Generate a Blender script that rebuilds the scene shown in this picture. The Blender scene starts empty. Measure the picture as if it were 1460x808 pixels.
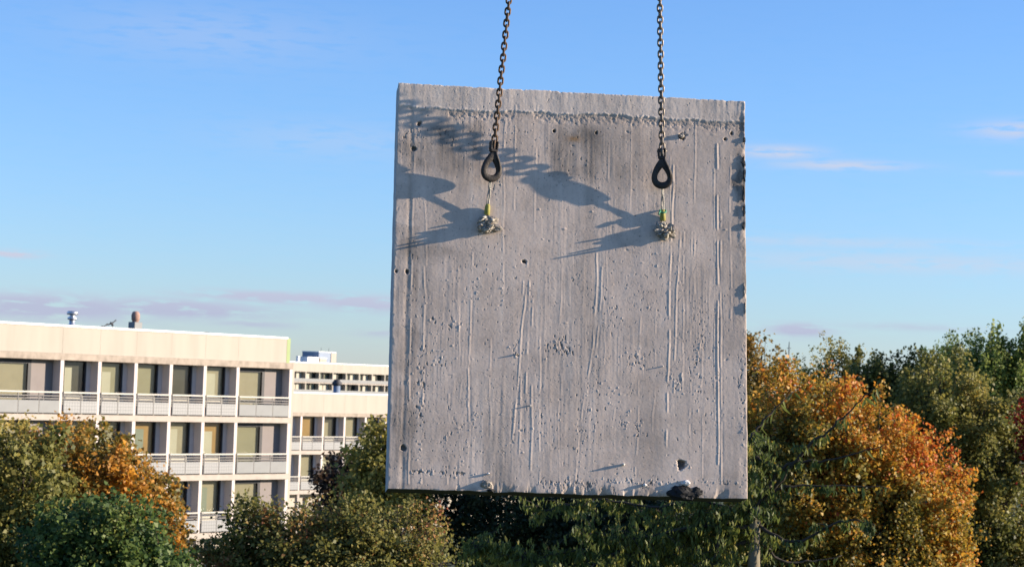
import bpy, bmesh, math, random
import numpy as np
from mathutils import Vector, Matrix, noise as mnoise

scene = bpy.context.scene
C = scene.collection
R = math.radians
random.seed(4)
rng = np.random.default_rng(11)

# ------------------------------------------------------------------ camera
CAMZ = 11.4
F = 3000.0                                   # focal length in pixels of the 1460 px wide photograph
PITCH = math.atan(142 / 3000.0)
ROLL = R(2.1)
fwd = np.array([0, math.cos(PITCH), math.sin(PITCH)])
_r0 = np.array([1.0, 0, 0]); _u0 = np.array([0, -math.sin(PITCH), math.cos(PITCH)])
rgt = math.cos(ROLL) * _r0 + math.sin(ROLL) * _u0
upv = math.cos(ROLL) * _u0 - math.sin(ROLL) * _r0
CAM = np.array([0, 0, CAMZ])
cd = bpy.data.cameras.new('camera'); cam = bpy.data.objects.new('camera', cd); C.objects.link(cam)
cd.sensor_width = 36; cd.lens = 36 * F / 1460; cd.clip_start = 0.5; cd.clip_end = 6000
cam.matrix_world = Matrix(((rgt[0], upv[0], -fwd[0], 0), (rgt[1], upv[1], -fwd[1], 0),
                           (rgt[2], upv[2], -fwd[2], CAMZ), (0, 0, 0, 1)))
cd.dof.use_dof = True; cd.dof.focus_distance = 15.0; cd.dof.aperture_fstop = 7.1
scene.camera = cam
def ray(x, y): return fwd + rgt * (x - 730) / F - upv * (y - 404) / F
def at(x, y, d): return CAM + ray(x, y) * d

# ------------------------------------------------------------------ hanging slab axes, sun direction
def axes(th, al, ro):
    n = np.array([math.sin(th) * math.cos(al), -math.cos(th) * math.cos(al), math.sin(al)])
    U = np.array([math.cos(th), math.sin(th), 0]); V = np.cross(n, U)
    return math.cos(ro) * U + math.sin(ro) * V, math.cos(ro) * V - math.sin(ro) * U, n
PU, PV, PN = axes(R(7.0), R(9.26), R(0.05))
PW, PH, PT = 2.546, 2.920, 0.24
PC = at(814.9, 411.9, 15.0)
def face(x, y):                              # pixel -> (u, v) on the slab's front face
    d = ray(x, y); t = ((PC - CAM) @ PN) / (d @ PN); q = CAM + d * t - PC
    return q @ PU, q @ PV
_a = R(13.5); K = 7.5
sun_dir = PU * K * math.cos(_a) + PV * K * math.sin(_a) + PN
sun_dir /= np.linalg.norm(sun_dir)
SUN_EL = math.asin(sun_dir[2]); SUN_AZ = math.atan2(sun_dir[0], sun_dir[1])

# ------------------------------------------------------------------ world
w = bpy.data.worlds.new('World'); scene.world = w; w.use_nodes = True
nt = w.node_tree; nt.nodes.clear()
def N(tree, t, **kw):
    n = tree.nodes.new(t)
    for k, v in kw.items(): setattr(n, k, v)
    return n
out = N(nt, 'ShaderNodeOutputWorld'); bg = N(nt, 'ShaderNodeBackground')
sky = N(nt, 'ShaderNodeTexSky', sky_type='NISHITA', sun_disc=False)
sky.sun_elevation = SUN_EL; sky.sun_rotation = SUN_AZ
sky.air_density = 1.0; sky.dust_density = 0.0; sky.ozone_density = 3.5; sky.altitude = 100
bg.inputs['Strength'].default_value = 0.088
def wm(op, a, b=None, c=None):
    n = N(nt, 'ShaderNodeMath', operation=op)
    for i, v in enumerate((a, b, c)):
        if v is None: continue
        if isinstance(v, (int, float)): n.inputs[i].default_value = v
        else: nt.links.new(v, n.inputs[i])
    return n.outputs[0]
tc = N(nt, 'ShaderNodeTexCoord'); sp = N(nt, 'ShaderNodeSeparateXYZ')
nt.links.new(tc.outputs['Generated'], sp.inputs[0])
az = wm('ARCTAN2', sp.outputs[0], sp.outputs[1]); el = wm('ARCSINE', sp.outputs[2])
cb = N(nt, 'ShaderNodeCombineXYZ')
nt.links.new(wm('MULTIPLY', az, 60.0), cb.inputs[0]); nt.links.new(wm('MULTIPLY', el, 330.0), cb.inputs[1])
nz = N(nt, 'ShaderNodeTexNoise'); nz.inputs['Scale'].default_value = 1.0; nz.inputs['Detail'].default_value = 6.0
nz.inputs['Roughness'].default_value = 0.55
nt.links.new(cb.outputs[0], nz.inputs['Vector'])
nzv = nz.outputs['Fac']
# thin cloud everywhere low in the sky, plus the single clouds the photograph shows
def px_dir(x, y):
    d = ray(x, y); d = d / np.linalg.norm(d); return math.atan2(d[0], d[1]), math.asin(d[2])
mask = None
for (x, y, sx, sy, gain) in [(60, 437, 140, 17, 1.0), (250, 440, 120, 13, .95), (400, 424, 120, 8, .95), (520, 432, 70, 11, .9), (20, 362, 34, 5, .9),
                             (360, 462, 60, 5, .5), (545, 475, 40, 5, .4), (1140, 470, 40, 9, .95), (1110, 217, 55, 9, .65), (1200, 236, 90, 7, .55), (1450, 186, 60, 12, .55),
                             (1300, 375, 260, 14, .33), (1180, 345, 240, 8, .26), (1300, 466, 90, 5, .35), (1440, 247, 40, 4, .25),
                             (300, 50, 200, 40, .14), (480, 200, 160, 25, .14)]:
    a0, e0 = px_dir(x, y)
    g = wm('EXPONENT', wm('MULTIPLY', wm('ADD', wm('POWER', wm('ABSOLUTE', wm('MULTIPLY', wm('SUBTRACT', az, a0), F / sx)), 2.0),
                                         wm('POWER', wm('ABSOLUTE', wm('MULTIPLY', wm('SUBTRACT', el, e0), F / sy)), 2.0)), -1.0))
    g = wm('MULTIPLY', g, gain)
    mask = g if mask is None else wm('MAXIMUM', mask, g)
mr = N(nt, 'ShaderNodeMapRange', interpolation_type='SMOOTHSTEP')
mr.inputs['From Min'].default_value = 0.30; mr.inputs['From Max'].default_value = 0.54
nt.links.new(nzv, mr.inputs['Value'])
mask = wm('MINIMUM', wm('MULTIPLY', wm('MULTIPLY', mask, mr.outputs[0]), 1.35), .9)
veil = wm('MULTIPLY', mr.outputs[0], wm('MULTIPLY', wm('EXPONENT', wm('MULTIPLY', wm('ABSOLUTE', el), -9.0)), 0.06))
mask = wm('MINIMUM', wm('ADD', mask, veil), 1.0)
hs = N(nt, 'ShaderNodeHueSaturation'); hs.inputs['Saturation'].default_value = 1.0
tn = N(nt, 'ShaderNodeMix', data_type='RGBA', blend_type='MULTIPLY'); tn.inputs['Factor'].default_value = 1.0   # white balance of the whole sky
tb = N(nt, 'ShaderNodeMix', data_type='RGBA'); tb.inputs['A'].default_value = (.82, .985, 1.31, 1); tb.inputs['B'].default_value = (.68, .78, 1.15, 1)
nt.links.new(wm('EXPONENT', wm('MULTIPLY', wm('ABSOLUTE', el), -18.0)), tb.inputs['Factor']); nt.links.new(tb.outputs['Result'], tn.inputs['B'])
nt.links.new(sky.outputs[0], tn.inputs['A']); nt.links.new(tn.outputs['Result'], hs.inputs['Color'])
mx = N(nt, 'ShaderNodeMix', data_type='RGBA'); cr = N(nt, 'ShaderNodeMapRange'); cr.inputs['From Min'].default_value = R(1.6); cr.inputs['From Max'].default_value = R(3.4); nt.links.new(el, cr.inputs['Value'])
cm = N(nt, 'ShaderNodeMix', data_type='RGBA'); cm.inputs['A'].default_value = (2.80, 3.0, 3.95, 1); cm.inputs['B'].default_value = (3.7, 3.85, 4.6, 1)   # far low clouds dimmer than high wisps
nt.links.new(cr.outputs[0], cm.inputs['Factor']); nt.links.new(cm.outputs['Result'], mx.inputs['B'])
nt.links.new(mask, mx.inputs['Factor']); nt.links.new(hs.outputs[0], mx.inputs['A'])
nt.links.new(mx.outputs['Result'], bg.inputs['Color']); nt.links.new(bg.outputs[0], out.inputs['Surface'])
CLOUDMIX = mx; SKYHS = hs

# ------------------------------------------------------------------ sun, exposure
sl = bpy.data.lights.new('sun', 'SUN'); so = bpy.data.objects.new('sun', sl); C.objects.link(so)
sl.energy = 5.0; sl.angle = R(0.42); sl.color = (1.0, 0.86, 0.70)
so.rotation_euler = Vector(-sun_dir).to_track_quat('-Z', 'Y').to_euler(); so.location = (60, 0, 60)
scene.view_settings.view_transform = 'Standard'; scene.view_settings.look = 'None'
scene.view_settings.exposure = 1.0; scene.view_settings.gamma = 1.0; scene.view_settings.use_curve_mapping = False
scene.cycles.max_bounces = 8; scene.cycles.transparent_max_bounces = 16

# ------------------------------------------------------------------ helpers
def tag(o, label=None, cat=None, group=None, kind=None):
    if label: o['label'] = label
    if cat: o['category'] = cat
    if group: o['group'] = group
    if kind: o['kind'] = kind
    return o
def empty(name, loc=(0, 0, 0), rz=0.0):
    o = bpy.data.objects.new(name, None); C.objects.link(o); o.location = loc; o.rotation_euler = (0, 0, rz); o.empty_display_size = .2
    return o
def put(name, me, parent=None, loc=(0, 0, 0), rot=None):
    o = bpy.data.objects.new(name, me); C.objects.link(o); o.parent = parent; o.location = loc
    if rot is not None: o.rotation_euler = rot
    return o
class MB:
    def __init__(s): s.v = []; s.f = []; s.m = []; s.sm = []
    def add(s, v, f, m=0, smooth=False):
        b = len(s.v); s.v += [tuple(p) for p in v]; s.f += [tuple(i + b for i in q) for q in f]; s.m += [m] * len(f); s.sm += [smooth] * len(f); return s
    def box(s, x0, x1, y0, y1, z0, z1, m=0, ch=0.0):
        if ch <= 0:
            v = [(x0, y0, z0), (x1, y0, z0), (x1, y1, z0), (x0, y1, z0), (x0, y0, z1), (x1, y0, z1), (x1, y1, z1), (x0, y1, z1)]
            f = [(0, 3, 2, 1), (4, 5, 6, 7), (0, 1, 5, 4), (1, 2, 6, 5), (2, 3, 7, 6), (3, 0, 4, 7)]
            return s.add(v, f, m)
        bm = bmesh.new(); bmesh.ops.create_cube(bm, size=1)
        for p in bm.verts: p.co = Vector(((x0 + x1) / 2 + p.co.x * (x1 - x0), (y0 + y1) / 2 + p.co.y * (y1 - y0), (z0 + z1) / 2 + p.co.z * (z1 - z0)))
        bmesh.ops.bevel(bm, geom=list(bm.edges), offset=ch, segments=1, affect='EDGES')
        bm.verts.index_update()
        s.add([p.co[:] for p in bm.verts], [[p.index for p in q.verts] for q in bm.faces], m); bm.free(); return s
    def tube(s, pts, rad, n=8, m=0, cap=True, closed=False, flat=1.0, up=None):
        pts = [np.array(p, float) for p in pts]; k = len(pts)
        rad = [rad] * k if np.isscalar(rad) else rad
        vs = []; prev = None
        for i, p in enumerate(pts):
            a = pts[(i - 1) % k] if (i > 0 or closed) else p; b = pts[(i + 1) % k] if (i < k - 1 or closed) else p
            t = b - a; t = t / (np.linalg.norm(t) + 1e-12)
            if up is not None: ref = np.array(up, float)
            elif prev is not None: ref = prev
            else: ref = np.array([0, 0, 1.0]) if abs(t[2]) < .9 else np.array([1.0, 0, 0])
            e1 = ref - t * (ref @ t); e1 = e1 / (np.linalg.norm(e1) + 1e-12); e2 = np.cross(t, e1); prev = e1
            for j in range(n):
                q = 2 * math.pi * j / n
                vs.append(p + rad[i] * (math.cos(q) * e1 * flat + math.sin(q) * e2))
        fs = []
        for i in range(k if closed else k - 1):
            i2 = (i + 1) % k
            for j in range(n):
                j2 = (j + 1) % n; fs.append((i * n + j, i * n + j2, i2 * n + j2, i2 * n + j))
        if cap and not closed:
            fs.append(tuple(range(n - 1, -1, -1))); fs.append(tuple((k - 1) * n + j for j in range(n)))
        return s.add(vs, fs, m, True)
    def lathe(s, prof, n=16, cx=0, cy=0, m=0):
        vs = []; fs = []
        for (r, z) in prof:
            for j in range(n): q = 2 * math.pi * j / n; vs.append((cx + r * math.cos(q), cy + r * math.sin(q), z))
        for i in range(len(prof) - 1):
            for j in range(n):
                j2 = (j + 1) % n; fs.append((i * n + j, i * n + j2, (i + 1) * n + j2, (i + 1) * n + j))
        fs.append(tuple(range(n - 1, -1, -1))); fs.append(tuple((len(prof) - 1) * n + j for j in range(n)))
        return s.add(vs, fs, m, True)
    def mesh(s, name, *mats):
        me = bpy.data.meshes.new(name); me.from_pydata([tuple(map(float, p)) for p in s.v], [], s.f); me.update()
        for mt in mats: me.materials.append(mt)
        me.polygons.foreach_set('material_index', s.m); me.polygons.foreach_set('use_smooth', s.sm)
        if any(s.sm) and not all(s.sm): pass
        return me
def box_mesh(name, mat, *a, **k): return MB().box(*a, **k).mesh(name, mat)

# value noise in numpy (2D and 3D)
def vnoise(P, seed=0):
    P = np.asarray(P, float); dim = P.shape[-1]
    i0 = np.floor(P).astype(np.int64); f = P - i0; f = f * f * f * (f * (f * 6 - 15) + 10)
    tot = 0
    for c in range(2 ** dim):
        h = np.full(P.shape[:-1], seed * 7919 + 13, np.int64); wgt = 1.0
        for d in range(dim):
            b = (c >> d) & 1
            h = (h * 374761393 + (i0[..., d] + b) * (668265263 + 2 * d * 1013904223)) & 0x7fffffff
            h = h ^ (h >> 13)
            wgt = wgt * (f[..., d] if b else 1 - f[..., d])
        h = (h * 1274126177) & 0x7fffffff; h = h ^ (h >> 16)
        tot = tot + wgt * ((h & 0xffff) / 65535.0)
    return tot
def fbm(P, seed=0, octv=4, g=.5):
    P = np.asarray(P, float); a = 1; s = 0; t = 0
    for o in range(octv): s = s + a * vnoise(P * 2 ** o + o * 17.3, seed + o); t += a; a *= g
    return s / t

# ------------------------------------------------------------------ materials
def newmat(name):
    m = bpy.data.materials.new(name); m.use_nodes = True; t = m.node_tree
    return m, t, t.nodes['Principled BSDF']
def ramp(t, stops):
    r = N(t, 'ShaderNodeValToRGB'); e = r.color_ramp.elements
    while len(e) < len(stops): e.new(.5)
    for i, (p, c) in enumerate(stops): e[i].position = p; e[i].color = (*c, 1)
    return r
def mat(name, col, rough=.7, var=.12, scale=6.0, bump=0.0, bscale=40.0, metal=0.0, spec=.3, streak=0.0, dirt=None):
    m, t, p = newmat(name)
    co = N(t, 'ShaderNodeTexCoord'); mp = N(t, 'ShaderNodeMapping'); t.links.new(co.outputs['Object'], mp.inputs[0])
    if streak: mp.inputs['Scale'].default_value = (1, 1, 1.0 / streak)
    n = N(t, 'ShaderNodeTexNoise'); n.inputs['Scale'].default_value = scale; n.inputs['Detail'].default_value = 5
    t.links.new(mp.outputs[0], n.inputs['Vector'])
    lo = tuple(c * (1 - var) for c in col) if dirt is None else dirt; hi = tuple(min(1, c * (1 + var * .6)) for c in col)
    r = ramp(t, [(.28, lo), (.5 if dirt is None else .45, col), (.72, hi)])
    t.links.new(n.outputs['Fac'], r.inputs[0]); t.links.new(r.outputs[0], p.inputs['Base Color'])
    p.inputs['Roughness'].default_value = rough; p.inputs['Metallic'].default_value = metal; p.inputs['Specular IOR Level'].default_value = spec
    if bump:
        n2 = N(t, 'ShaderNodeTexNoise'); n2.inputs['Scale'].default_value = bscale; n2.inputs['Detail'].default_value = 4
        t.links.new(co.outputs['Object'], n2.inputs['Vector'])
        b = N(t, 'ShaderNodeBump'); b.inputs['Strength'].default_value = 1; b.inputs['Distance'].default_value = bump
        t.links.new(n2.outputs['Fac'], b.inputs['Height']); t.links.new(b.outputs[0], p.inputs['Normal'])
    return m
def leafmat(name, stops, transl=.42, rough=.55, gain=1.55):
    m, t, p = newmat(name)
    a = N(t, 'ShaderNodeAttribute', attribute_name='tint'); r = ramp(t, [(q, tuple(min(.62, c * gain) for c in col)) for q, col in stops])
    t.links.new(a.outputs['Fac'], r.inputs[0]); t.links.new(r.outputs[0], p.inputs['Base Color'])
    p.inputs['Roughness'].default_value = rough; p.inputs['Specular IOR Level'].default_value = .35
    tr = N(t, 'ShaderNodeBsdfTranslucent'); t.links.new(r.outputs[0], tr.inputs['Color'])
    ms = N(t, 'ShaderNodeMixShader'); ms.inputs[0].default_value = transl
    t.links.new(p.outputs[0], ms.inputs[1]); t.links.new(tr.outputs[0], ms.inputs[2])
    t.links.new(ms.outputs[0], t.nodes['Material Output'].inputs['Surface'])
    return m
M = {}
M['cream'] = mat('cream_concrete', (.415, .37, .305), .8, .10, 1.2, .002, 30, streak=6)
M['lintel'] = mat('stained_concrete', (.36, .30, .24), .85, .30, 3.5, .003, 25, streak=1.5)
M['slab'] = mat('slab_concrete', (.42, .365, .31), .8, .15, 2.5, .002, 30)
M['partition'] = mat('partition_paint', (.62, .54, .49), .8, .06, 2)
M['backwall'] = mat('shaded_wall', (.23, .20, .185), .8, .06, 2)  # darker tone puts the loggia wall's shade into its colour
M['spandrel'] = mat('pale_spandrel', (.45, .42, .34), .7, .06, 3)
M['cap'] = mat('white_flashing', (.80, .80, .78), .35, .04, 3, spec=.5)
M['green'] = mat('light_green_paint', (.27, .34, .14), .6, .06, 3)
M['frame'] = mat('dark_frame', (.018, .018, .022), .45, .2, 5)
M['rail'] = mat('railing_metal', (.40, .38, .33), .45, .1, 6, spec=.5)
M['raildark'] = mat('railing_bars', (.16, .15, .14), .5, .1, 6)
M['roof'] = mat('roof_felt', (.10, .10, .10), .95, .2, 1)
M['galv'] = mat('galvanised_steel', (.55, .56, .58), .35, .12, 8, metal=.8)
M['darkcap'] = mat('dark_cowl', (.05, .05, .055), .6, .2, 8)
M['brickred'] = mat('clay_cap', (.36, .22, .17), .8, .2, 8)
M['bluegrey'] = mat('blue_grey_sheet', (.20, .25, .33), .5, .08, 1)
M['whitebox'] = mat('white_sheet', (.78, .78, .77), .5, .05, 1)
M['infill'] = mat('infill_grey', (.20, .205, .20), .55, .10, 1.5, spec=.4)
M['black'] = mat('bitumen', (.010, .010, .010), .7, .4, 30, .004, 60)
def gridmat():
    m, t, p = newmat('wired_infill')
    co = N(t, 'ShaderNodeTexCoord'); s = N(t, 'ShaderNodeSeparateXYZ'); t.links.new(co.outputs['Object'], s.inputs[0])
    def line(sock, step):
        a = N(t, 'ShaderNodeMath', operation='DIVIDE'); t.links.new(sock, a.inputs[0]); a.inputs[1].default_value = step
        b = N(t, 'ShaderNodeMath', operation='FRACT'); t.links.new(a.outputs[0], b.inputs[0])
        c = N(t, 'ShaderNodeMath', operation='LESS_THAN'); t.links.new(b.outputs[0], c.inputs[0]); c.inputs[1].default_value = .16
        return c.outputs[0]
    mxx = N(t, 'ShaderNodeMath', operation='MAXIMUM'); t.links.new(line(s.outputs[0], .155), mxx.inputs[0]); t.links.new(line(s.outputs[2], .155), mxx.inputs[1])
    r = ramp(t, [(0, (.24, .24, .235)), (1, (.13, .135, .135))]); t.links.new(mxx.outputs[0], r.inputs[0]); t.links.new(r.outputs[0], p.inputs['Base Color'])
    p.inputs['Roughness'].default_value = .5
    return m
M['grid'] = gridmat()
def glassmat():
    m, t, p = newmat('window_glass')
    t.nodes.remove(p)
    tr = N(t, 'ShaderNodeBsdfTransparent'); tr.inputs[0].default_value = (.95, .96, .93, 1)
    gl = N(t, 'ShaderNodeBsdfGlossy'); gl.inputs['Roughness'].default_value = .03
    fr = N(t, 'ShaderNodeFresnel'); fr.inputs['IOR'].default_value = 1.6
    ms = N(t, 'ShaderNodeMixShader'); ge = N(t, 'ShaderNodeNewGeometry'); iv = N(t, 'ShaderNodeMath', operation='SUBTRACT'); iv.inputs[0].default_value = 1.0; t.links.new(ge.outputs['Backfacing'], iv.inputs[1])
    mu = N(t, 'ShaderNodeMath', operation='MULTIPLY'); t.links.new(fr.outputs[0], mu.inputs[0]); t.links.new(iv.outputs[0], mu.inputs[1]); t.links.new(mu.outputs[0], ms.inputs[0]); t.links.new(tr.outputs[0], ms.inputs[1]); t.links.new(gl.outputs[0], ms.inputs[2])
    t.links.new(ms.outputs[0], t.nodes['Material Output'].inputs['Surface'])
    return m
M['glass'] = glassmat()
CURT = [mat('curtain_olive', (.21, .195, .13), .9, .08, 2), mat('curtain_tan', (.25, .22, .155), .9, .08, 2), mat('curtain_brown', (.26, .16, .06), .9, .1, 2),
        mat('room_dark', (.05, .048, .04), .9, .2, 1.5), mat('curtain_green', (.18, .20, .16), .9, .08, 2), mat('curtain_white', (.36, .34, .27), .9, .05, 2)]  # room_dark is a dark sheet standing for an unlit room

# ------------------------------------------------------------------ ground and far wood
def grassmat():
    m, t, p = newmat('grass_ground')
    n = N(t, 'ShaderNodeTexNoise'); n.inputs['Scale'].default_value = .15; n.inputs['Detail'].default_value = 8
    co = N(t, 'ShaderNodeTexCoord'); t.links.new(co.outputs['Object'], n.inputs['Vector'])
    r = ramp(t, [(.3, (.045, .06, .018)), (.55, (.06, .085, .022)), (.75, (.09, .085, .03))]); t.links.new(n.outputs['Fac'], r.inputs[0])
    t.links.new(r.outputs[0], p.inputs['Base Color']); p.inputs['Roughness'].default_value = .95
    return m
g = put('ground', MB().add([(-3000, -600, 0), (3000, -600, 0), (3000, 5000, 0), (-3000, 5000, 0)], [(0, 1, 2, 3)]).mesh('ground', grassmat())); tag(g, kind='structure')

# ------------------------------------------------------------------ apartment blocks
PHI = math.atan(2470 / 3000.0)
RZ = math.pi / 2 - PHI
WIDE, NARROW = 3.62, 2.155
def bay_windows(b, x0, wd, zf, zc, p, wide, seed):
    """glazing at the back of one loggia: clear width from x0+.1 to x0+wd-.1, floor zf, soffit zc"""
    rr = random.Random(seed)
    a, e = x0 + .102, x0 + wd - .102
    if wide:
        gx = e - 1.22; sill = zf + .06; fr_t, fr_s = .20, .17
        put('back_wall', box_mesh('back_wall', M['backwall'], gx + .002, e, p + .003, p + .16, zf, zc), b)
    else:
        gx = e - .26; sill = zf + .86; fr_t, fr_s = .06, .09
        put('back_wall', box_mesh('back_wall', M['partition'], gx + .002, e, p + .003, p + .16, sill, zc), b)
        put('spandrel', box_mesh('spandrel', M['spandrel'], a, e, p - .02, p + .16, zf, sill - .002), b)
    f = MB()
    f.box(a, a + .07, p, p + .12, sill, zc - .003); f.box(gx - fr_s, gx, p, p + .12, sill, zc - .003)
    f.box(a + .07, gx - fr_s, p + .002, p + .12, zc - fr_t, zc - .003); f.box(a + .07, gx - fr_s, p + .002, p + .12, sill, sill + .06)
    fo = put('window', f.mesh('window', M['frame']), b)
    put('pane', box_mesh('pane', M['glass'], a + .072, gx - fr_s - .002, p + .05, p + .062, sill + .062, zc - fr_t - .002), fo)
    k = rr.choice([0, 0, 0, 1, 1, 1, 4, 0, 3, 2] if not wide else [1, 1, 0])  # some picks give a dark sheet for an unlit room, not cloth
    put('curtain', box_mesh('curtain', CURT[k], a + .01, gx - .01, p + .16, p + .18, sill, zc - .004), fo)
    if not wide and rr.random() < .75:
        c0 = a + .55; c1 = c0 + rr.uniform(.35, .6); zt = zc - rr.uniform(.25, .5)
        put('curtain', box_mesh('curtain', CURT[rr.choice([5, 1, 4, 5])], c0, min(c1, gx - .2), p + .13, p + .145, sill, zt), fo)
def railing(b, x0, wd, zf, wide, top=1.02):
    a, e = x0 + .11, x0 + wd - .11; n = 3 if wide else 2; y = -.05
    m = MB()
    m.box(a, e, y - .03, y + .03, zf + top - .07, zf + top, 0)
    for zz in (.80, .68): m.box(a, e, y - .012, y + .012, zf + zz, zf + zz + .045, 1)
    for i in range(n + 1):
        xx = a + (e - a) * i / n; xx = min(max(xx, a + .02), e - .02)
        m.box(xx - .018, xx + .018, y - .020, y + .020, zf + .02, zf + top - .072, 1)
    ro = put('railing', m.mesh('railing', M['rail'], M['raildark']), b)
    for i in range(n):
        q0 = a + (e - a) * i / n + .025; q1 = a + (e - a) * (i + 1) / n - .025
        put('infill_panel', box_mesh('infill_panel', M['infill'] if wide else M['grid'], 0, q1 - q0, -.022, .008, 0, .56), ro, (q0, y - .004, zf + .055))
def block(P0, bays, x_start, zrel, name, label, p=.50, depth=12, cat='building', strip=False, seed=1, group=None):
    """P0: world point of the facade line x=0; bays: list of widths from x_start on; zrel: dict of heights above ground"""
    b = empty(name, (P0[0], P0[1], 0), RZ); tag(b, label, cat, 'cream apartment blocks')
    xs = [x_start]
    for q in bays: xs.append(xs[-1] + q)
    X0, X1 = xs[0], xs[-1]; capz, parz, linz, floors = zrel['cap'], zrel['par'], zrel['lin'], zrel['floors']
    xe = X1 - .33 if strip else X1
    # body behind the loggias and roof
    put('core_wall', box_mesh('core_wall', M['cream'], X0, X1 + .1, p + .40, depth, 0.02, parz - .1), b)
    put('roof', box_mesh('roof', M['roof'], X0, X1 + .1, .35, depth, parz - .098, parz + .25), b)
    # parapet panels, one for each bay, with open joints, and white cap flashing
    for i in range(len(bays)):
        q0, q1 = xs[i] + .0015, min(xs[i + 1], xe) - .0015
        put('parapet_panel', box_mesh('parapet_panel', M['cream'], q0, q1, 0.03 + random.uniform(-.002, .002), .22, parz + .004, capz - .06, ch=.003), b)
    put('parapet_backing', box_mesh('parapet_backing', M['cream'], X0, xe - .02, .222, .33, parz + .004, capz - .065), b)
    put('cap_flashing', box_mesh('cap_flashing', M['cap'], X0 - .02, xe + .02, -.02, .40, capz - .058, capz + .03), b)
    if strip: put('end_fascia', box_mesh('end_fascia', M['green'], xe + .03, xe + .27, .05, .30, parz + .004, capz - .02), b)
    put('lintel', box_mesh('lintel', M['lintel'], X0, X1 + .12, -.035, p + .39, linz, parz, ch=.01), b)
    for side in (0.0,):
        put('end_wall', box_mesh('end_wall', M['cream'], X1 + .1, X1 + .28, .02, depth, .02, parz - .002), b)
    nwin = 0
    for k, zf in enumerate(floors):
        zc = linz if k == 0 else floors[k - 1] - .28
        put('floor_slab', box_mesh('floor_slab', M['slab'], X0, X1 + .12, -.03, p + .39, zf - .28, zf, ch=.01), b)
        for i, x in enumerate(xs):
            put('partition_wall', box_mesh('partition_wall', M['partition'] if 0 < i else M['cream'], x - .10, x + .10, -.012, p + .38, zf + .002, zc - .002, ch=.008), b)
        for i, wd in enumerate(bays):
            wide = wd > 3
            bay_windows(b, xs[i], wd, zf + .002, zc - .002, p, wide, seed * 1000 + k * 50 + i)
            railing(b, xs[i], wd, zf, wide)
    # open ground floor: dark recessed wall and pillars
    zc = floors[-1] - .28
    if zc > .6:
        for x in xs: put('pillar', box_mesh('pillar', M['slab'], x - .10, x + .10, .0, .25, 0, zc - .002), b)
    return b, xs
P1 = at(415, 526, 105.8)
gz = CAMZ
bays1 = [NARROW, NARROW, WIDE + .03] + [NARROW] * 5 + [WIDE]
tot = sum(bays1)
b1, xs1 = block(P1, bays1, -tot, dict(cap=gz + 1.86, par=gz + .60, lin=gz + .30, floors=[gz - 2.13, gz - 4.93, gz - 7.73]),
                'apartment_building', 'nearest cream concrete apartment block with wide end balconies and green strip on its roof parapet', strip=True, seed=3)
P2 = at(430, 593, 150.0)
bays2 = [2.22] * 13
b2, xs2 = block(P2, bays2, -2.22, dict(cap=gz - 1.20, par=gz - 2.64, lin=gz - 2.89, floors=[gz - 5.33, gz - 8.16]),
                'apartment_building', 'lower cream apartment block further back, half hidden by trees beside the hanging slab', seed=8)
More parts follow.
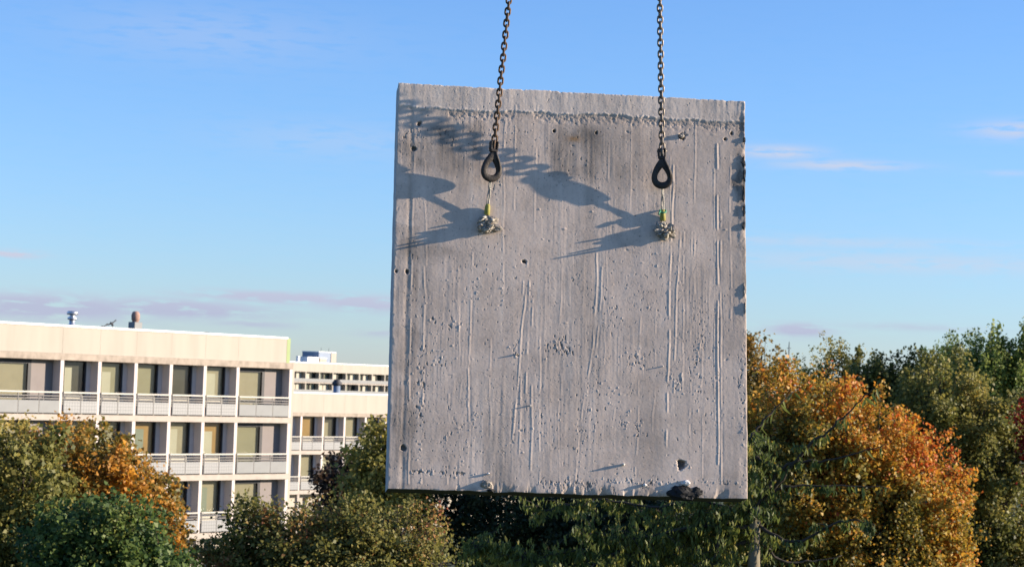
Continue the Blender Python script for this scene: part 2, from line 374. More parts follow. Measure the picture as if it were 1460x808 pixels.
def far_block():
    P3 = at(420, 545, 510.0)
    b = empty('apartment_building', (P3[0], P3[1], 0), RZ)
    tag(b, 'distant pale apartment block showing two rows of windows above the lower roof', 'building', 'cream apartment blocks')
    W0, n = 4.72, 11; X0 = -W0 * 1.2
    cap, sof = gz + 3.35, gz + .95; st = 2.72
    put('parapet', box_mesh('parapet', M['cream'], X0, X0 + W0 * n, 0, 1.0, sof, cap - .22), b)
    put('cap_flashing', box_mesh('cap_flashing', M['cap'], X0 - .1, X0 + W0 * n + .1, -.06, 1.2, cap - .218, cap), b)
    put('core_wall', box_mesh('core_wall', M['cream'], X0, X0 + W0 * n, 1.6, 13, .02, sof + 1.5), b)
    put('roof', box_mesh('roof', M['roof'], X0, X0 + W0 * n, 1.0, 13, sof + 1.502, sof + 1.7), b)
    for k in range(4):
        zf = sof - st * (k + 1) + .28
        put('floor_slab', box_mesh('floor_slab', M['slab'], X0, X0 + W0 * n, -.05, 1.59, zf - .28, zf), b)
        if k < 2:
            put('railing', box_mesh('railing', M['infill'], X0, X0 + W0 * n, -.03, .02, zf + .05, zf + .85), b)
        for i in range(n):
            x = X0 + W0 * i; rr = random.Random(k * 31 + i)
            put('partition_wall', box_mesh('partition_wall', M['cream'], x - .16, x + .16, 0, 1.59, zf + .002, zf + st - .282), b)
            if k > 1: continue
            for (q0, q1) in ((.25, 1.15), (1.35, 2.35), (2.6, 4.4)):
                if rr.random() < .34: 
                    put('wall_panel', box_mesh('wall_panel', M['spandrel'], x + q0, x + q1, 1.2, 1.58, zf + .002, zf + st - .283), b); continue
                f = put('window', MB().box(x + q0, x + q0 + .1, 1.2, 1.4, zf + .004, zf + st - .29).box(x + q1 - .1, x + q1, 1.2, 1.4, zf + .004, zf + st - .29).box(x + q0 + .1, x + q1 - .1, 1.2, 1.4, zf + st - .4, zf + st - .29).mesh('window', M['frame']), b)
                put('pane', box_mesh('pane', M['glass'], x + q0 + .1, x + q1 - .1, 1.30, 1.32, zf + .004, zf + st - .4), f)
                put('curtain', box_mesh('curtain', CURT[rr.choice([3, 3, 4, 0, 5])], x + q0 + .1, x + q1 - .1, 1.45, 1.5, zf + .004, zf + st - .4), f)
    # plant on its roof
    def roof_thing(nm, lab, catn, x0, x1, z1, mats, y0=3, y1=7):
        e = empty(nm, b.matrix_basis @ Vector(((x0 + x1) / 2, y0, cap - .7)), RZ); tag(e, lab, catn, 'plant on the far roof')
        hw = (x1 - x0) / 2; hgt = z1 - cap + .7
        put('housing', MB().box(-hw, hw, 0, y1 - y0, -.0, hgt).mesh('housing', mats[0]), e)
        put('roof_lid', box_mesh('roof_lid', mats[1], -hw - .08, hw + .08, -.08, y1 - y0 + .08, hgt + .002, hgt + .16), e)
        return e
    e = roof_thing('roof_plant_room', 'blue grey plant room with cream end on the far roof', 'plant room', 10.2, 16.2, cap + 2.6, (M['bluegrey'], M['cap']), 2.2, 8)
    put('end_panel', box_mesh('end_panel', M['cream'], 1.2, 3.06, -.12, -.002, 0, 3.2), e)
    put('aerial', MB().tube([(-1.3, 1, 3.4), (-1.3, 1, 4.4)], .05, 6).mesh('aerial', M['darkcap']), e)
    put('aerial', MB().tube([(1.4, 1, 3.4), (1.4, 1, 4.4)], .05, 6).mesh('aerial', M['darkcap']), e)
    roof_thing('roof_unit', 'wide white ventilation box on the far roof', 'roof unit', 5.6, 9.4, cap + 1.15, (M['whitebox'], M['cap']), 1.5, 4)
    roof_thing('roof_unit', 'small cream ventilation box next to the plant room on the far roof', 'roof unit', 9.8, 12.1, cap + 1.05, (M['cream'], M['cap']), 1.4, 2.1)
    roof_thing('roof_unit', 'narrow white post box at the left end of the far roof', 'roof unit', 2.4, 2.9, cap + 1.2, (M['whitebox'], M['cap']), 1.5, 2.2)
far_block()
def on_block(b, x, y, z): return b.matrix_basis @ Vector((x, y, z))
# roof furniture of the nearest block
def facade_x(P, px, py, yoff=0.0):
    d = ray(px, py); fd = np.array([math.sin(PHI), math.cos(PHI), 0]); fn = np.array([math.cos(PHI), -math.sin(PHI), 0])
    O = np.array([P[0], P[1], 0]) - fn * yoff
    t = ((O - CAM) @ fn) / (d @ fn); q = CAM + d * t
    return (q - O) @ fd, q[2]
roof1 = gz + .60 + .25
x, z = facade_x(P1, 103, 455, 2.5)
v = empty('ventilation_stack', on_block(b1, x, 2.5, roof1), RZ); v.scale = (.62, .62, 1); tag(v, 'shiny metal ventilation stack with stepped cap on the nearest roof', 'vent')
put('pipe', MB().lathe([(.24, 0), (.24, 1.0), (.30, 1.02), (.30, 1.12), (.22, 1.14), (.22, 1.35)], 20).mesh('pipe', M['galv']), v)
put('cowl', MB().lathe([(.24, 1.352), (.36, 1.37), (.36, 1.46), (.2, 1.50), (.2, 1.58), (.42, 1.60), (.42, 1.72), (.30, 1.76)], 20).mesh('cowl', M['galv']), v)
put('base_box', MB().box(-.45, .32, -.3, .3, -.01, .35).mesh('base_box', M['darkcap']), v)
x, z = facade_x(P1, 193, 460, 2.5)
v = empty('roof_chimney', on_block(b1, x, 2.5, roof1), RZ); v.scale = (.66, .66, 1); tag(v, 'square grey chimney with round reddish cap on the nearest roof', 'chimney')
put('shaft', MB().box(-.36, .36, -.36, .36, 0, 1.42, ch=.02).mesh('shaft', M['infill']), v)
put('cap', MB().lathe([(.24, 1.422), (.24, 1.50), (.30, 1.51), (.31, 1.76), (.24, 1.90), (.10, 1.94)], 18).mesh('cap', M['brickred']), v)
for (px, lab, hh) in ((148, 'small bent aerial between the vent and the chimney on the nearest roof', .75), (160, 'small forked aerial left of the chimney on the nearest roof', .95)):
    x, z = facade_x(P1, px, 465, 2.0)
    v = empty('roof_aerial', on_block(b1, x, 2.0, roof1), RZ); tag(v, lab, 'aerial', 'small aerials on the nearest roof')
    put('mast', MB().tube([(0, 0, 0), (0, 0, hh + .4)], .018, 6).mesh('mast', M['darkcap']), v)
    put('crossbar', MB().tube([(-.28, 0, hh + .25), (0, 0, hh + .34), (.22, 0, hh + .5)], .03, 6).tube([(-.1, 0, hh + .36), (.12, .1, hh + .24)], .05, 6).mesh('crossbar', M['darkcap']), v)
x, z = facade_x(P1, 295, 474, 2.0)
v = empty('roof_vent', on_block(b1, x, 2.0, roof1), RZ); tag(v, 'low dark vent cap at the right end of the nearest roof', 'vent')
put('pipe', MB().lathe([(.10, 0), (.10, .95)], 12).mesh('pipe', M['darkcap']), v)
put('cowl', MB().lathe([(.12, .952), (.22, .97), (.22, 1.08), (.08, 1.12)], 12).mesh('cowl', M['darkcap']), v)
roof2 = gz - 2.64 + .25
x, z = facade_x(P2, 480, 555, 1.6)
v = empty('roof_vent', on_block(b2, x, 1.6, roof2), RZ); tag(v, 'dark blue roof vent standing above the parapet of the lower block', 'vent')
put('pipe', MB().lathe([(.26, 0), (.26, 1.75)], 14).mesh('pipe', M['bluegrey']), v)
put('cowl', MB().lathe([(.28, 1.752), (.36, 1.78), (.36, 1.98), (.22, 2.12), (.22, 2.2)], 14).mesh('cowl', M['darkcap']), v)
# distant mast
pm = at(1123, 560, 900)
v = empty('radio_mast', (pm[0], pm[1], 0)); tag(v, 'thin radio mast far off above the trees right of the slab', 'mast')
mm = MB(); topz = at(1123, 487, 900)[2]
mm.tube([(0, 0, 0), (0, 0, topz)], [.55, .16], 6)
put('pole', mm.mesh('pole', M['darkcap']), v)
for q in (.8, .92): put('crossarm', MB().tube([(-.9, 0, topz * q), (.9, 0, topz * q)], .12, 6).mesh('crossarm', M['darkcap']), v)

# ------------------------------------------------------------------ hanging concrete slab
def slab():
    B = np.column_stack([PU, -PN, PV])
    origin = PC - PV * PH / 2
    e = empty('concrete_slab'); e.matrix_world = Matrix([[*B[0], origin[0]], [*B[1], origin[1]], [*B[2], origin[2]], [0, 0, 0, 1]])
    tag(e, 'large weathered grey concrete wall slab hanging from two chains', 'concrete slab')
    NU, NV = 660, 760
    us = np.linspace(-PW / 2, PW / 2, NU); vs = np.linspace(-PH / 2, PH / 2, NV)
    Ug, Vg = np.meshgrid(us, vs)                                  # rows = v
    s = 1 / 200.0                                                 # metres per photo pixel
    def gnoise(xa, ya, seed):
        g0 = np.random.default_rng(seed + 1000); ix = np.floor(xa).astype(int); iy = np.floor(ya).astype(int); mxx, myy = ix.min(), iy.min()
        G = g0.random((iy.max() - myy + 2, ix.max() - mxx + 2)); fx = xa - ix; fy = ya - iy; fx = fx ** 3 * (fx * (fx * 6 - 15) + 10); fy = fy ** 3 * (fy * (fy * 6 - 15) + 10)
        rows = G[iy - myy] * (1 - fy)[:, None] + G[iy - myy + 1] * fy[:, None]
        return rows[:, ix - mxx] * (1 - fx)[None] + rows[:, ix - mxx + 1] * fx[None]
    def P(k, seed, fu=1, fv=1, o=4):
        a = 1.0; tot_ = 0; t_ = 0
        for q in range(o): tot_ = tot_ + a * gnoise(us * k * fu * 2 ** q + q * 17.3, vs * k * fv * 2 ** q + q * 17.3, seed * 10 + q); t_ += a; a *= .5
        return tot_ / t_
    h = np.zeros_like(Ug); stain_shade = np.zeros_like(Ug); pale = np.zeros_like(Ug); rust = np.zeros_like(Ug)  # dark mask holds real stains and the painted shade of lip and groove
    h += (P(1.2, 1) - .5) * .006                                  # slow unevenness
    h += (P(12, 2, 1, .35) - .5) * .0016
    h += (P(45, 3) - .5) * .0007
    h += (P(110, 4, o=2) - .5) * .0005
    # fine vertical plaster streaks
    h += (P(30, 5, 1.6, .07) - .5) * .0016 * np.clip(P(2.0, 6) * 4 - 1.6, 0, 1)
    # long trowel ridges
    def ridge(x0, y0, x1, y1, amp, wpx=1.4, wob=2.0, seed=0, gap=.35):
        u0, v0 = face(x0, y0); u1, v1 = face(x1, y1)
        vc = vs[:, None]; t = (vc - v0) / (v1 - v0); c = u0 + (u1 - u0) * t + (fbm(np.stack([vc * 3, vc * 0 + seed], -1), seed, 3) - .5) * wob * 2.2 * s
        d = np.abs(Ug - c) / (wpx * .75 * s)
        brk = np.clip((fbm(np.stack([vc * 9, vc * 0 + seed * 3.1], -1), seed + 9, 3) - gap) * 6, 0, 1)
        m = np.exp(-d * d) * ((t > 0) & (t < 1)) * brk
        return amp * .34 * m
    R_ = [(1022, 205, 1024, 662, .0075, 1.3, 1), (1027, 300, 1028, 690, .005, 1.1, 1), (1018, 240, 1019, 600, .003, 1, 1),
          (960, 220, 948, 650, .006, 1.4, 3), (968, 330, 958, 560, .0045, 1.2, 3), (975, 330, 973, 560, .003, 1, 2), (985, 330, 983, 640, .0025, 1, 2), (955, 200, 955, 340, .003, 1, 1),
          (752, 375, 728, 640, .0045, 1.2, 3), (755, 385, 748, 560, .0045, 1.2, 2), (760, 385, 757, 690, .004, 1.1, 2), (745, 400, 738, 680, .0035, 1.1, 2),
          (852, 360, 838, 560, .0045, 1.3, 4), (858, 380, 850, 500, .004, 1.2, 3), (832, 560, 820, 690, .003, 1.2, 3), (868, 200, 862, 520, .002, 1, 3),
          (673, 360, 667, 580, .0035, 1.2, 3), (668, 480, 668, 620, .004, 1.3, 3), (640, 560, 636, 690, .003, 1.2, 3), (655, 360, 655, 690, .002, 1, 2),
          (604, 380, 600, 690, .004, 1.4, 3), (606, 230, 606, 500, .002, 1.2, 2), (585, 390, 583, 690, .004, 1.2, 2), (592, 160, 586, 400, .0025, 1.2, 2),
          (720, 170, 715, 420, .0025, 1.3, 3), (735, 150, 733, 300, .003, 1.2, 3), (765, 150, 762, 330, .0025, 1.2, 2), (770, 480, 768, 690, .003, 1, 2),
          (900, 170, 892, 400, .002, 1.1, 4), (915, 430, 905, 680, .0025, 1.1, 4), (990, 170, 990, 420, .003, 1.1, 2), (1000, 440, 1000, 690, .002, 1, 2), (880, 480, 876, 640, .002, 1, 4),
          (1040, 180, 1041, 460, .003, 1.2, 2), (700, 420, 698, 680, .002, 1, 3), (800, 360, 796, 690, .0018, 1, 3), (935, 440, 930, 640, .002, 1, 3)]
    for i, (x0, y0, x1, y1, a, wp, wb) in enumerate(R_):
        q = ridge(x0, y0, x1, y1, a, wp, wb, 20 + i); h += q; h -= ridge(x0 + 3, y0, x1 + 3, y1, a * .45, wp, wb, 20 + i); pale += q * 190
    # chips and crumbs
    def blob(x, y, rx, ry, amp, ang=0.0, sharp=2.0):
        u0, v0 = face(x, y); R0 = max(rx, ry) * s * 2.6
        i0, i1 = np.searchsorted(us, [u0 - R0, u0 + R0]); j0, j1 = np.searchsorted(vs, [v0 - R0, v0 + R0])
        if i1 <= i0 or j1 <= j0: return
        a = Ug[j0:j1, i0:i1] - u0; b = Vg[j0:j1, i0:i1] - v0
        ca, sa = math.cos(ang), math.sin(ang)
        d = ((a * ca + b * sa) / (rx * s)) ** 2 + ((-a * sa + b * ca) / (ry * s)) ** 2
        g_ = np.exp(-d ** (sharp / 2)); h[j0:j1, i0:i1] += amp * g_
        if amp < 0: stain_shade[j0:j1, i0:i1] += g_ * min(.9, -amp * 60)
    rr = random.Random(5)
    for k in range(70):
        x, y = rr.uniform(572, 1058), rr.uniform(175, 695)
        r0 = rr.choice([.6, .8, 1, 1.3]); a = rr.uniform(.001, .0035) * (1 if rr.random() < .5 else -1.3)
        blob(x, y, r0 * rr.uniform(.8, 2.6), r0, a, rr.uniform(-.6, .6), 3)
    dens = np.zeros_like(Ug)                                      # where the plaster is broken up
    for (cx, cy, sx, sy, amt) in [(800, 495, 26, 18, 1.0), (896, 512, 24, 14, .8), (640, 465, 34, 22, .7), (735, 500, 10, 16, .9), (600, 560, 9, 110, .9), (585, 480, 7, 130, .6), (625, 515, 14, 18, .8), (968, 545, 12, 24, .9), (820, 395, 12, 10, .6),
                                  (900, 610, 26, 18, .7), (870, 450, 24, 36, .6), (820, 250, 40, 30, .35), (645, 675, 50, 5, 1.1), (600, 672, 28, 5, 1.0), (820, 692, 48, 10, 1.3), (905, 686, 80, 6, 1.0), (1030, 688, 40, 6, 1.0), (710, 270, 10, 14, .9),
                                  (590, 190, 26, 18, .7), (840, 600, 30, 60, .5), (1000, 520, 26, 90, .5), (1058, 560, 5, 110, .8), (690, 200, 120, 30, .3), (760, 600, 60, 60, .35), (700, 400, 60, 60, .35), (930, 400, 60, 60, .3), (660, 620, 40, 50, .5), (860, 560, 60, 40, .4)]:
        u0, v0 = face(cx, cy); dens = np.maximum(dens, amt * np.exp(-((Ug - u0) / (sx * s)) ** 2 - ((Vg - v0) / (sy * s)) ** 2))
    dens = dens * (.55 + .9 * P(14, 101))
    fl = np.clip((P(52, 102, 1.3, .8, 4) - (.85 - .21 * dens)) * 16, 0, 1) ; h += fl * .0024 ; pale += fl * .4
    pit = np.clip((P(58, 103, 1.6, .8, 4) - (.815 - .20 * dens)) * 16, 0, 1); h -= pit * .0026; stain_shade += pit * .85  # pits are darker in colour too
    crk = 1 - np.clip(np.abs(P(13, 104, 1, .8, 4) - .5) / .010, 0, 1); crk *= np.clip((P(4, 105) - .52) * 10, 0, 1); h -= crk * .0012; stain_shade += crk * .34
    HN = P(38, 120, o=3)
    # holes
    for (x, y, r0, d) in [(748, 373, 2.4, .03), (790, 187, 2.2, .03), (972, 194, 4.0, .03), (970, 662, 5.0, .04), (565, 387, 1.8, .02), (590, 212, 2.6, .02), (597, 177, 2.6, .02), (581, 387, 2.2, .02), (1034, 198, 2.4, .02), (850, 189, 2, .02), (575, 638, 3, .02), (1043, 190, 2, .02)]:
        u0, v0 = face(x, y); d2 = ((Ug - u0) ** 2 + ((Vg - v0) * .9) ** 2) / (r0 * s) ** 2 * np.exp((HN - .5) * 3.2)
        g_ = np.exp(-np.minimum(d2, 50) ** 2.2); h -= d * g_; stain_shade += np.exp(-np.minimum(d2 * .8, 50) ** 2) * 1.1; rim = np.exp(-((np.sqrt(d2) - 1.7) / .5) ** 2); h += rim * .0012 * HN; pale += rim * .25 * HN  # holes are darker in colour as well as deeper
    # casting band along the top with a torn lower lip
    ly = [(560, 150), (600, 155), (700, 158), (800, 162), (900, 166), (1000, 172), (1066, 177)]
    lu = np.array([face(a, b) for a, b in ly]); lipv = np.interp(Ug, lu[:, 0], lu[:, 1]) + (P(9, 31, 1, 0) - .5) * .03 + (P(60, 32, 1, 0, 2) - .5) * .008
    dv = Vg - lipv
    band = 1 / (1 + np.exp(-dv / .004)); h += band * .004
    lip = np.exp(-((dv - .004) / .010) ** 2); h += lip * (.0015 + .008 * np.clip(P(40, 33) - .42, 0, 1)); pale += band * .75 + lip * .45; stain_shade += np.exp(-((dv + .02) / .02) ** 2) * .25 * P(25, 106)  # lit lip edge and the shade line under it also put into colour
    torn = np.exp(-((dv + .035) / .035) ** 2) * (P(3, 34, 1, .5) > .47); h -= torn * (P(55, 35) ** 2) * .008; stain_shade += torn * .16
    h += band * ((P(30, 36, 1, .3) - .5) * .002)
    # damp marks
    def rect(x0, y0, x1, y1, soft, amt, seed):
        a = face(x0, y0); b = face(x1, y1); wob = (P(7, seed) - .5) * .10
        m = np.clip((Ug - a[0] + wob) / soft, 0, 1) * np.clip((b[0] - Ug + wob) / soft, 0, 1) * np.clip((a[1] - Vg + wob) / soft, 0, 1) * np.clip((Vg - b[1] + wob) / soft, 0, 1)
        return amt * m * (1.7 * np.clip(P(10, seed + 1, 1, .6) - .12, 0, 1))
    stain_shade += rect(566, 165, 700, 260, .09, .55, 41) + rect(776, 172, 862, 262, .07, .50, 43) + rect(566, 340, 660, 375, .06, .36, 45) + rect(880, 180, 960, 230, .06, .20, 49)
    stain_shade += rect(1044, 160, 1072, 330, .04, .85, 47) + rect(1052, 320, 1072, 420, .03, .35, 48) + rect(566, 320, 592, 700, .02, .36, 50) + rect(720, 688, 1060, 720, .03, .40, 51) + rect(556, 690, 720, 720, .03, .25, 52)
    stain_shade += np.clip(P(7, 53, 1, .08) - .50, 0, 1) * 1.1 + np.clip(P(3.4, 55, 1, .6) - .50, 0, 1) * .75 + np.clip(P(95, 56, o=2) - .70, 0, 1) * 1.6
    pale += np.clip(P(9, 54, 1, .06) - .58, 0, 1) * 1.2 + np.clip(P(26, 57) - .66, 0, 1) * 1.5
    pale += np.clip((P(34, 130, 1, .035, 3) - .60) * 5, 0, 1) * .55 * np.clip(P(3, 131, 1, .4) * 3 - 1, 0, 1)
    u0, v0 = face(818, 198); rust += np.exp(-((Ug - u0) / .05) ** 2 - ((Vg - v0) / .022) ** 2) * (.4 + P(30, 60))
    for (x, y, a, b, amt) in [(628, 515, .06, .07, .8), (600, 590, .025, .25, .5), (905, 684, .22, .016, .9), (1035, 684, .12, .016, .7), (880, 390, .04, .05, .3), (968, 548, .04, .06, .5), (985, 672, .05, .02, .6), (645, 676, .15, .012, .5)]:
        u0, v0 = face(x, y); pale += amt * np.exp(-((Ug - u0) / a) ** 2 - ((Vg - v0) / b) ** 2) * np.clip(P(50, 61) * 3 - 1.1, 0, 1)
    # right edge: broken, knobbly; left edge groove
    er = np.clip(1 - (PW / 2 - Ug) / .06, 0, 1); h += er * (P(18, 70, 1, .6) - .45) * .020 * (Vg > face(1060, 345)[1]) + er * (P(14, 71) - .5) * .008
    gl_ = np.exp(-((Ug - (-PW / 2 + .10 + .02 * (P(3, 110, 0, 1) - .5))) / .014) ** 2); h -= gl_ * .0018 * P(6, 111, 0, 1) * 2; stain_shade += gl_ * .3 * P(8, 112)  # groove's shade put mostly into colour, relief kept shallow
    # arris worn away
    edge = np.minimum(np.minimum(Ug + PW / 2, PW / 2 - Ug), np.minimum(Vg + PH / 2, PH / 2 - Vg))
    h -= np.exp(-edge / .004) * .002 * (.2 + P(30, 72)) + np.exp(-edge / .012) * .02 * np.clip(P(26, 113) - .60, 0, 1)
    bot = np.exp(-(Vg + PH / 2) / .03); h -= bot * np.clip(P(12, 73, 1, .4) - .55, 0, 1) * .09
    # outline wobble
    xo = Ug.copy(); zo = Vg + PH / 2
    topw = np.clip((Vg - (PH / 2 - .05)) / .05, 0, 1); zo += topw * ((P(4, 80, 1, 0, 3) - .5) * .010 + (P(80, 81, 1, 0, 2) - .5) * .005 - .03 * np.clip(P(22, 114, 1, 0) - .62, 0, 1))
    rw = np.clip((Ug - (PW / 2 - .04)) / .04, 0, 1); xo += rw * ((fbm(np.stack([vs * 9, vs * 0], -1), 82, 4)[:, None] - .5) * .006)
    lw = np.clip((-PW / 2 + .03 - Ug) / .03, 0, 1); xo -= lw * ((fbm(np.stack([vs * 12, vs * 0 + 5], -1), 83, 4)[:, None] - .5) * .002)
    bw = np.clip((-PH / 2 + .03 - Vg) / .03, 0, 1); zo += bw * ((P(10, 84, 1, 0) - .5) * .010)
    nf = NU * NV
    verts = np.stack([xo, -h, zo], -1).reshape(-1, 3)
    # back ring, same count as the boundary
    idx = np.arange(nf).reshape(NV, NU)
    ring = np.concatenate([idx[0, :-1], idx[:-1, -1], idx[-1, :0:-1], idx[:0:-1, 0]])
    nR = len(ring); rv = verts[ring]; allv = [verts]; prev = ring; base = nf; quads = []; qm = []
    fq = np.stack([idx[:-1, :-1], idx[:-1, 1:], idx[1:, 1:], idx[1:, :-1]], -1).reshape(-1, 4); quads.append(fq); qm.append(np.zeros(len(fq), int))
    per = np.concatenate([np.full(NU - 1, 2), np.full(NV - 1, 1), np.full(NU - 1, 1), np.full(NV - 1, 1)])
    for k, y in enumerate(np.linspace(.012, PT, 7)):
        q = rv.copy(); q[:, 1] = y; jit = (fbm(np.stack([rv[:, 0] * 9 + rv[:, 2] * 7, rv[:, 2] * 9 + y * 30], -1), 90, 3) - .5) * .005
        q[:, 0] += jit; q[:, 2] += jit; allv.append(q)
        cur = np.arange(base, base + nR); base += nR
        a, b = prev, np.roll(prev, -1); c, d = np.roll(cur, -1), cur
        quads.append(np.stack([b, a, d, c], -1)); qm.append(per); prev = cur
    verts = np.concatenate(allv); quads = np.concatenate(quads); qm = np.concatenate(qm)
    me = bpy.data.meshes.new('wall_slab'); me.vertices.add(len(verts)); me.vertices.foreach_set('co', verts.ravel())
    me.loops.add(len(quads) * 4); me.loops.foreach_set('vertex_index', quads.ravel().astype(np.int32))
    me.polygons.add(len(quads)); me.polygons.foreach_set('loop_start', np.arange(0, len(quads) * 4, 4, dtype=np.int32))
    me.polygons.foreach_set('material_index', qm.astype(np.int32)); me.polygons.foreach_set('use_smooth', (qm == 0))
    me.update(calc_edges=True)
    for nm, arr in (('stain_shade', stain_shade), ('pale', pale), ('rust', rust)):
        at_ = me.attributes.new(nm, 'FLOAT', 'POINT'); full = np.zeros(len(verts), np.float32); full[:nf] = np.clip(arr, 0, 1.2).ravel(); at_.data.foreach_set('value', full)
    # plaster
    m, t, p = newmat('weathered_plaster')
    co = N(t, 'ShaderNodeTexCoord')
    n1 = N(t, 'ShaderNodeTexNoise'); n1.inputs['Scale'].default_value = 4; n1.inputs['Detail'].default_value = 9; n1.inputs['Roughness'].default_value = .65; t.links.new(co.outputs['Object'], n1.inputs['Vector'])
    r = ramp(t, [(.30, (.49, .395, .32)), (.5, (.63, .505, .41)), (.70, (.71, .575, .47))]); t.links.new(n1.outputs['Fac'], r.inputs[0])
    cur = r.outputs[0]
    for nm, col, f_ in (('pale', (.78, .68, .58), .6), ('stain_shade', (.15, .13, .11), .95), ('rust', (.34, .19, .08), .8)):
        a = N(t, 'ShaderNodeAttribute', attribute_name=nm); q = N(t, 'ShaderNodeMath', operation='MULTIPLY', use_clamp=True); q.inputs[1].default_value = f_; t.links.new(a.outputs['Fac'], q.inputs[0])
        x_ = N(t, 'ShaderNodeMix', data_type='RGBA'); x_.inputs['B'].default_value = (*col, 1); t.links.new(q.outputs[0], x_.inputs['Factor']); t.links.new(cur, x_.inputs['A']); cur = x_.outputs['Result']
    t.links.new(cur, p.inputs['Base Color']); p.inputs['Roughness'].default_value = .92; p.inputs['Specular IOR Level'].default_value = .15
    nb = N(t, 'ShaderNodeTexNoise'); nb.inputs['Scale'].default_value = 260; nb.inputs['Detail'].default_value = 3; t.links.new(co.outputs['Object'], nb.inputs['Vector'])
    bp = N(t, 'ShaderNodeBump'); bp.inputs['Distance'].default_value = .0008; bp.inputs['Strength'].default_value = .8; t.links.new(nb.outputs['Fac'], bp.inputs['Height']); t.links.new(bp.outputs[0], p.inputs['Normal'])
    side = mat('slab_side', (.40, .39, .38), .9, .25, 9, .003, 70)
    me.materials.append(m); me.materials.append(side); me.materials.append(M['black'])
    put('wall_slab', me, e)
    put('back_layer', MB().box(-PW / 2 + .01, PW / 2 - .01, PT - .012, PT + .01, .012, PH - .012).mesh('back_layer', side), e)
    # lumps and flakes that stand proud of the face
    M['rubble'] = mat('broken_concrete', (.32, .28, .23), .95, .55, 40, .004, 90)
    M['whitecrumb'] = mat('white_mortar', (.62, .60, .57), .9, .15, 40, .002, 80)
    def lump(nm, px, py, sx, sy, sz, mt, seed, proud=.0, rough=.35, sub=3):
        u0, v0 = face(px, py); bm = bmesh.new(); bmesh.ops.create_icosphere(bm, subdivisions=sub, radius=1)
        for q in bm.verts:
            d_ = 1 + rough * (mnoise.fractal(q.co * 1.7 + Vector((seed * 3.7, 0, 0)), 1.0, 2.0, 4)) * 1.2
            q.co = Vector((q.co.x * sx, q.co.y * sy, q.co.z * sz)) * d_
        me_ = bpy.data.meshes.new(nm); bm.to_mesh(me_); bm.free(); me_.materials.append(mt)
        return put(nm, me_, e, (u0, -proud, v0 + PH / 2))
    lump('tar_lump', 972, 703, .095, .030, .055, M['black'], 3, .0, .32)
    lump('tar_lump', 992, 702, .05, .022, .035, M['black'], 6, .0, .32)
    lump('tar_lump', 700, 699, .03, .03, .014, M['black'], 7, .0, .4, 2)
    lump('mortar_lump', 977, 688, .030, .022, .020, M['whitecrumb'], 2, .010, .3, 2)
    lump('mortar_lump', 919, 691, .014, .016, .012, M['whitecrumb'], 4, .008, .3, 2)
    lump('mortar_lump', 694, 690, .040, .020, .028, M['rubble'], 12, .004, .5)
    lump('mortar_lump', 888, 662, .012, .022, .009, M['whitecrumb'], 8, .010, .3, 2)
    lump('mortar_lump', 696, 675, .010, .014, .008, M['whitecrumb'], 9, .006, .3, 2)
    lump('mortar_lump', 756, 578, .006, .012, .005, M['whitecrumb'], 10, .005, .3, 2)
    lump('mortar_lump', 945, 522, .006, .012, .005, M['whitecrumb'], 11, .004, .3, 2)
    lump('mortar_lump', 737, 505, .012, .012, .006, M['rubble'], 13, .004, .4, 2)
    lump('mortar_lump', 972, 194, .018, .014, .018, M['rubble'], 16, .004, .4, 2)
    for k, (x, y, a, b) in enumerate([(1060, 232, .018, .05), (1061, 250, .015, .05), (1060, 275, .015, .07), (1061, 300, .014, .05), (1060, 322, .014, .03), (1061, 200, .012, .03), (1061, 415, .010, .05), (1062, 440, .008, .05)]):
        lump('edge_lump', x, y, a * .6, .006, b * .8, M['rubble'] if k > 5 else mat('dark_crust_%d' % k, (.06, .055, .05), .95, .5, 30), 30 + k, .004, .7)
    return e
E_slab = slab()

# ------------------------------------------------------------------ chains, hooks, wire slings
M['rusty'] = mat('rusty_chain', (.13, .085, .055), .65, .5, 60, .001, 200, metal=.45, dirt=(.035, .022, .016))
M['steelchain'] = mat('worn_chain', (.19, .16, .13), .5, .4, 60, .001, 200, metal=.6, dirt=(.05, .04, .032))
M['iron'] = mat('black_iron', (.040, .032, .027), .6, .6, 30, .002, 90, metal=.2, spec=.4)
M['wire'] = mat('steel_wire', (.30, .28, .24), .45, .4, 120, .0015, 300, metal=.6)
M['sleeve'] = mat('yellow_sleeve', (.30, .27, .06), .6, .3, 40)
M['tie'] = mat('green_tie', (.05, .26, .15), .5, .1, 40)
M['foil'] = mat('pale_metal', (.46, .41, .33), .7, .5, 50, .004, 60)
def link_mesh(name, mt, pitch, r=.0074, wd=.0168):
    mb = MB(); pts = []; hl = pitch / 2 + r * .96 - wd
    hl = max(hl, .004)
    for k in range(7): q = math.pi * k / 6; pts.append((wd * math.cos(q), 0, hl + wd * math.sin(q)))
    for k in range(7): q = math.pi + math.pi * k / 6; pts.append((wd * math.cos(q), 0, -hl + wd * math.sin(q)))
    mb.tube(pts, r, 8, closed=True, up=(0, 1, 0)); return mb.mesh(name, mt)
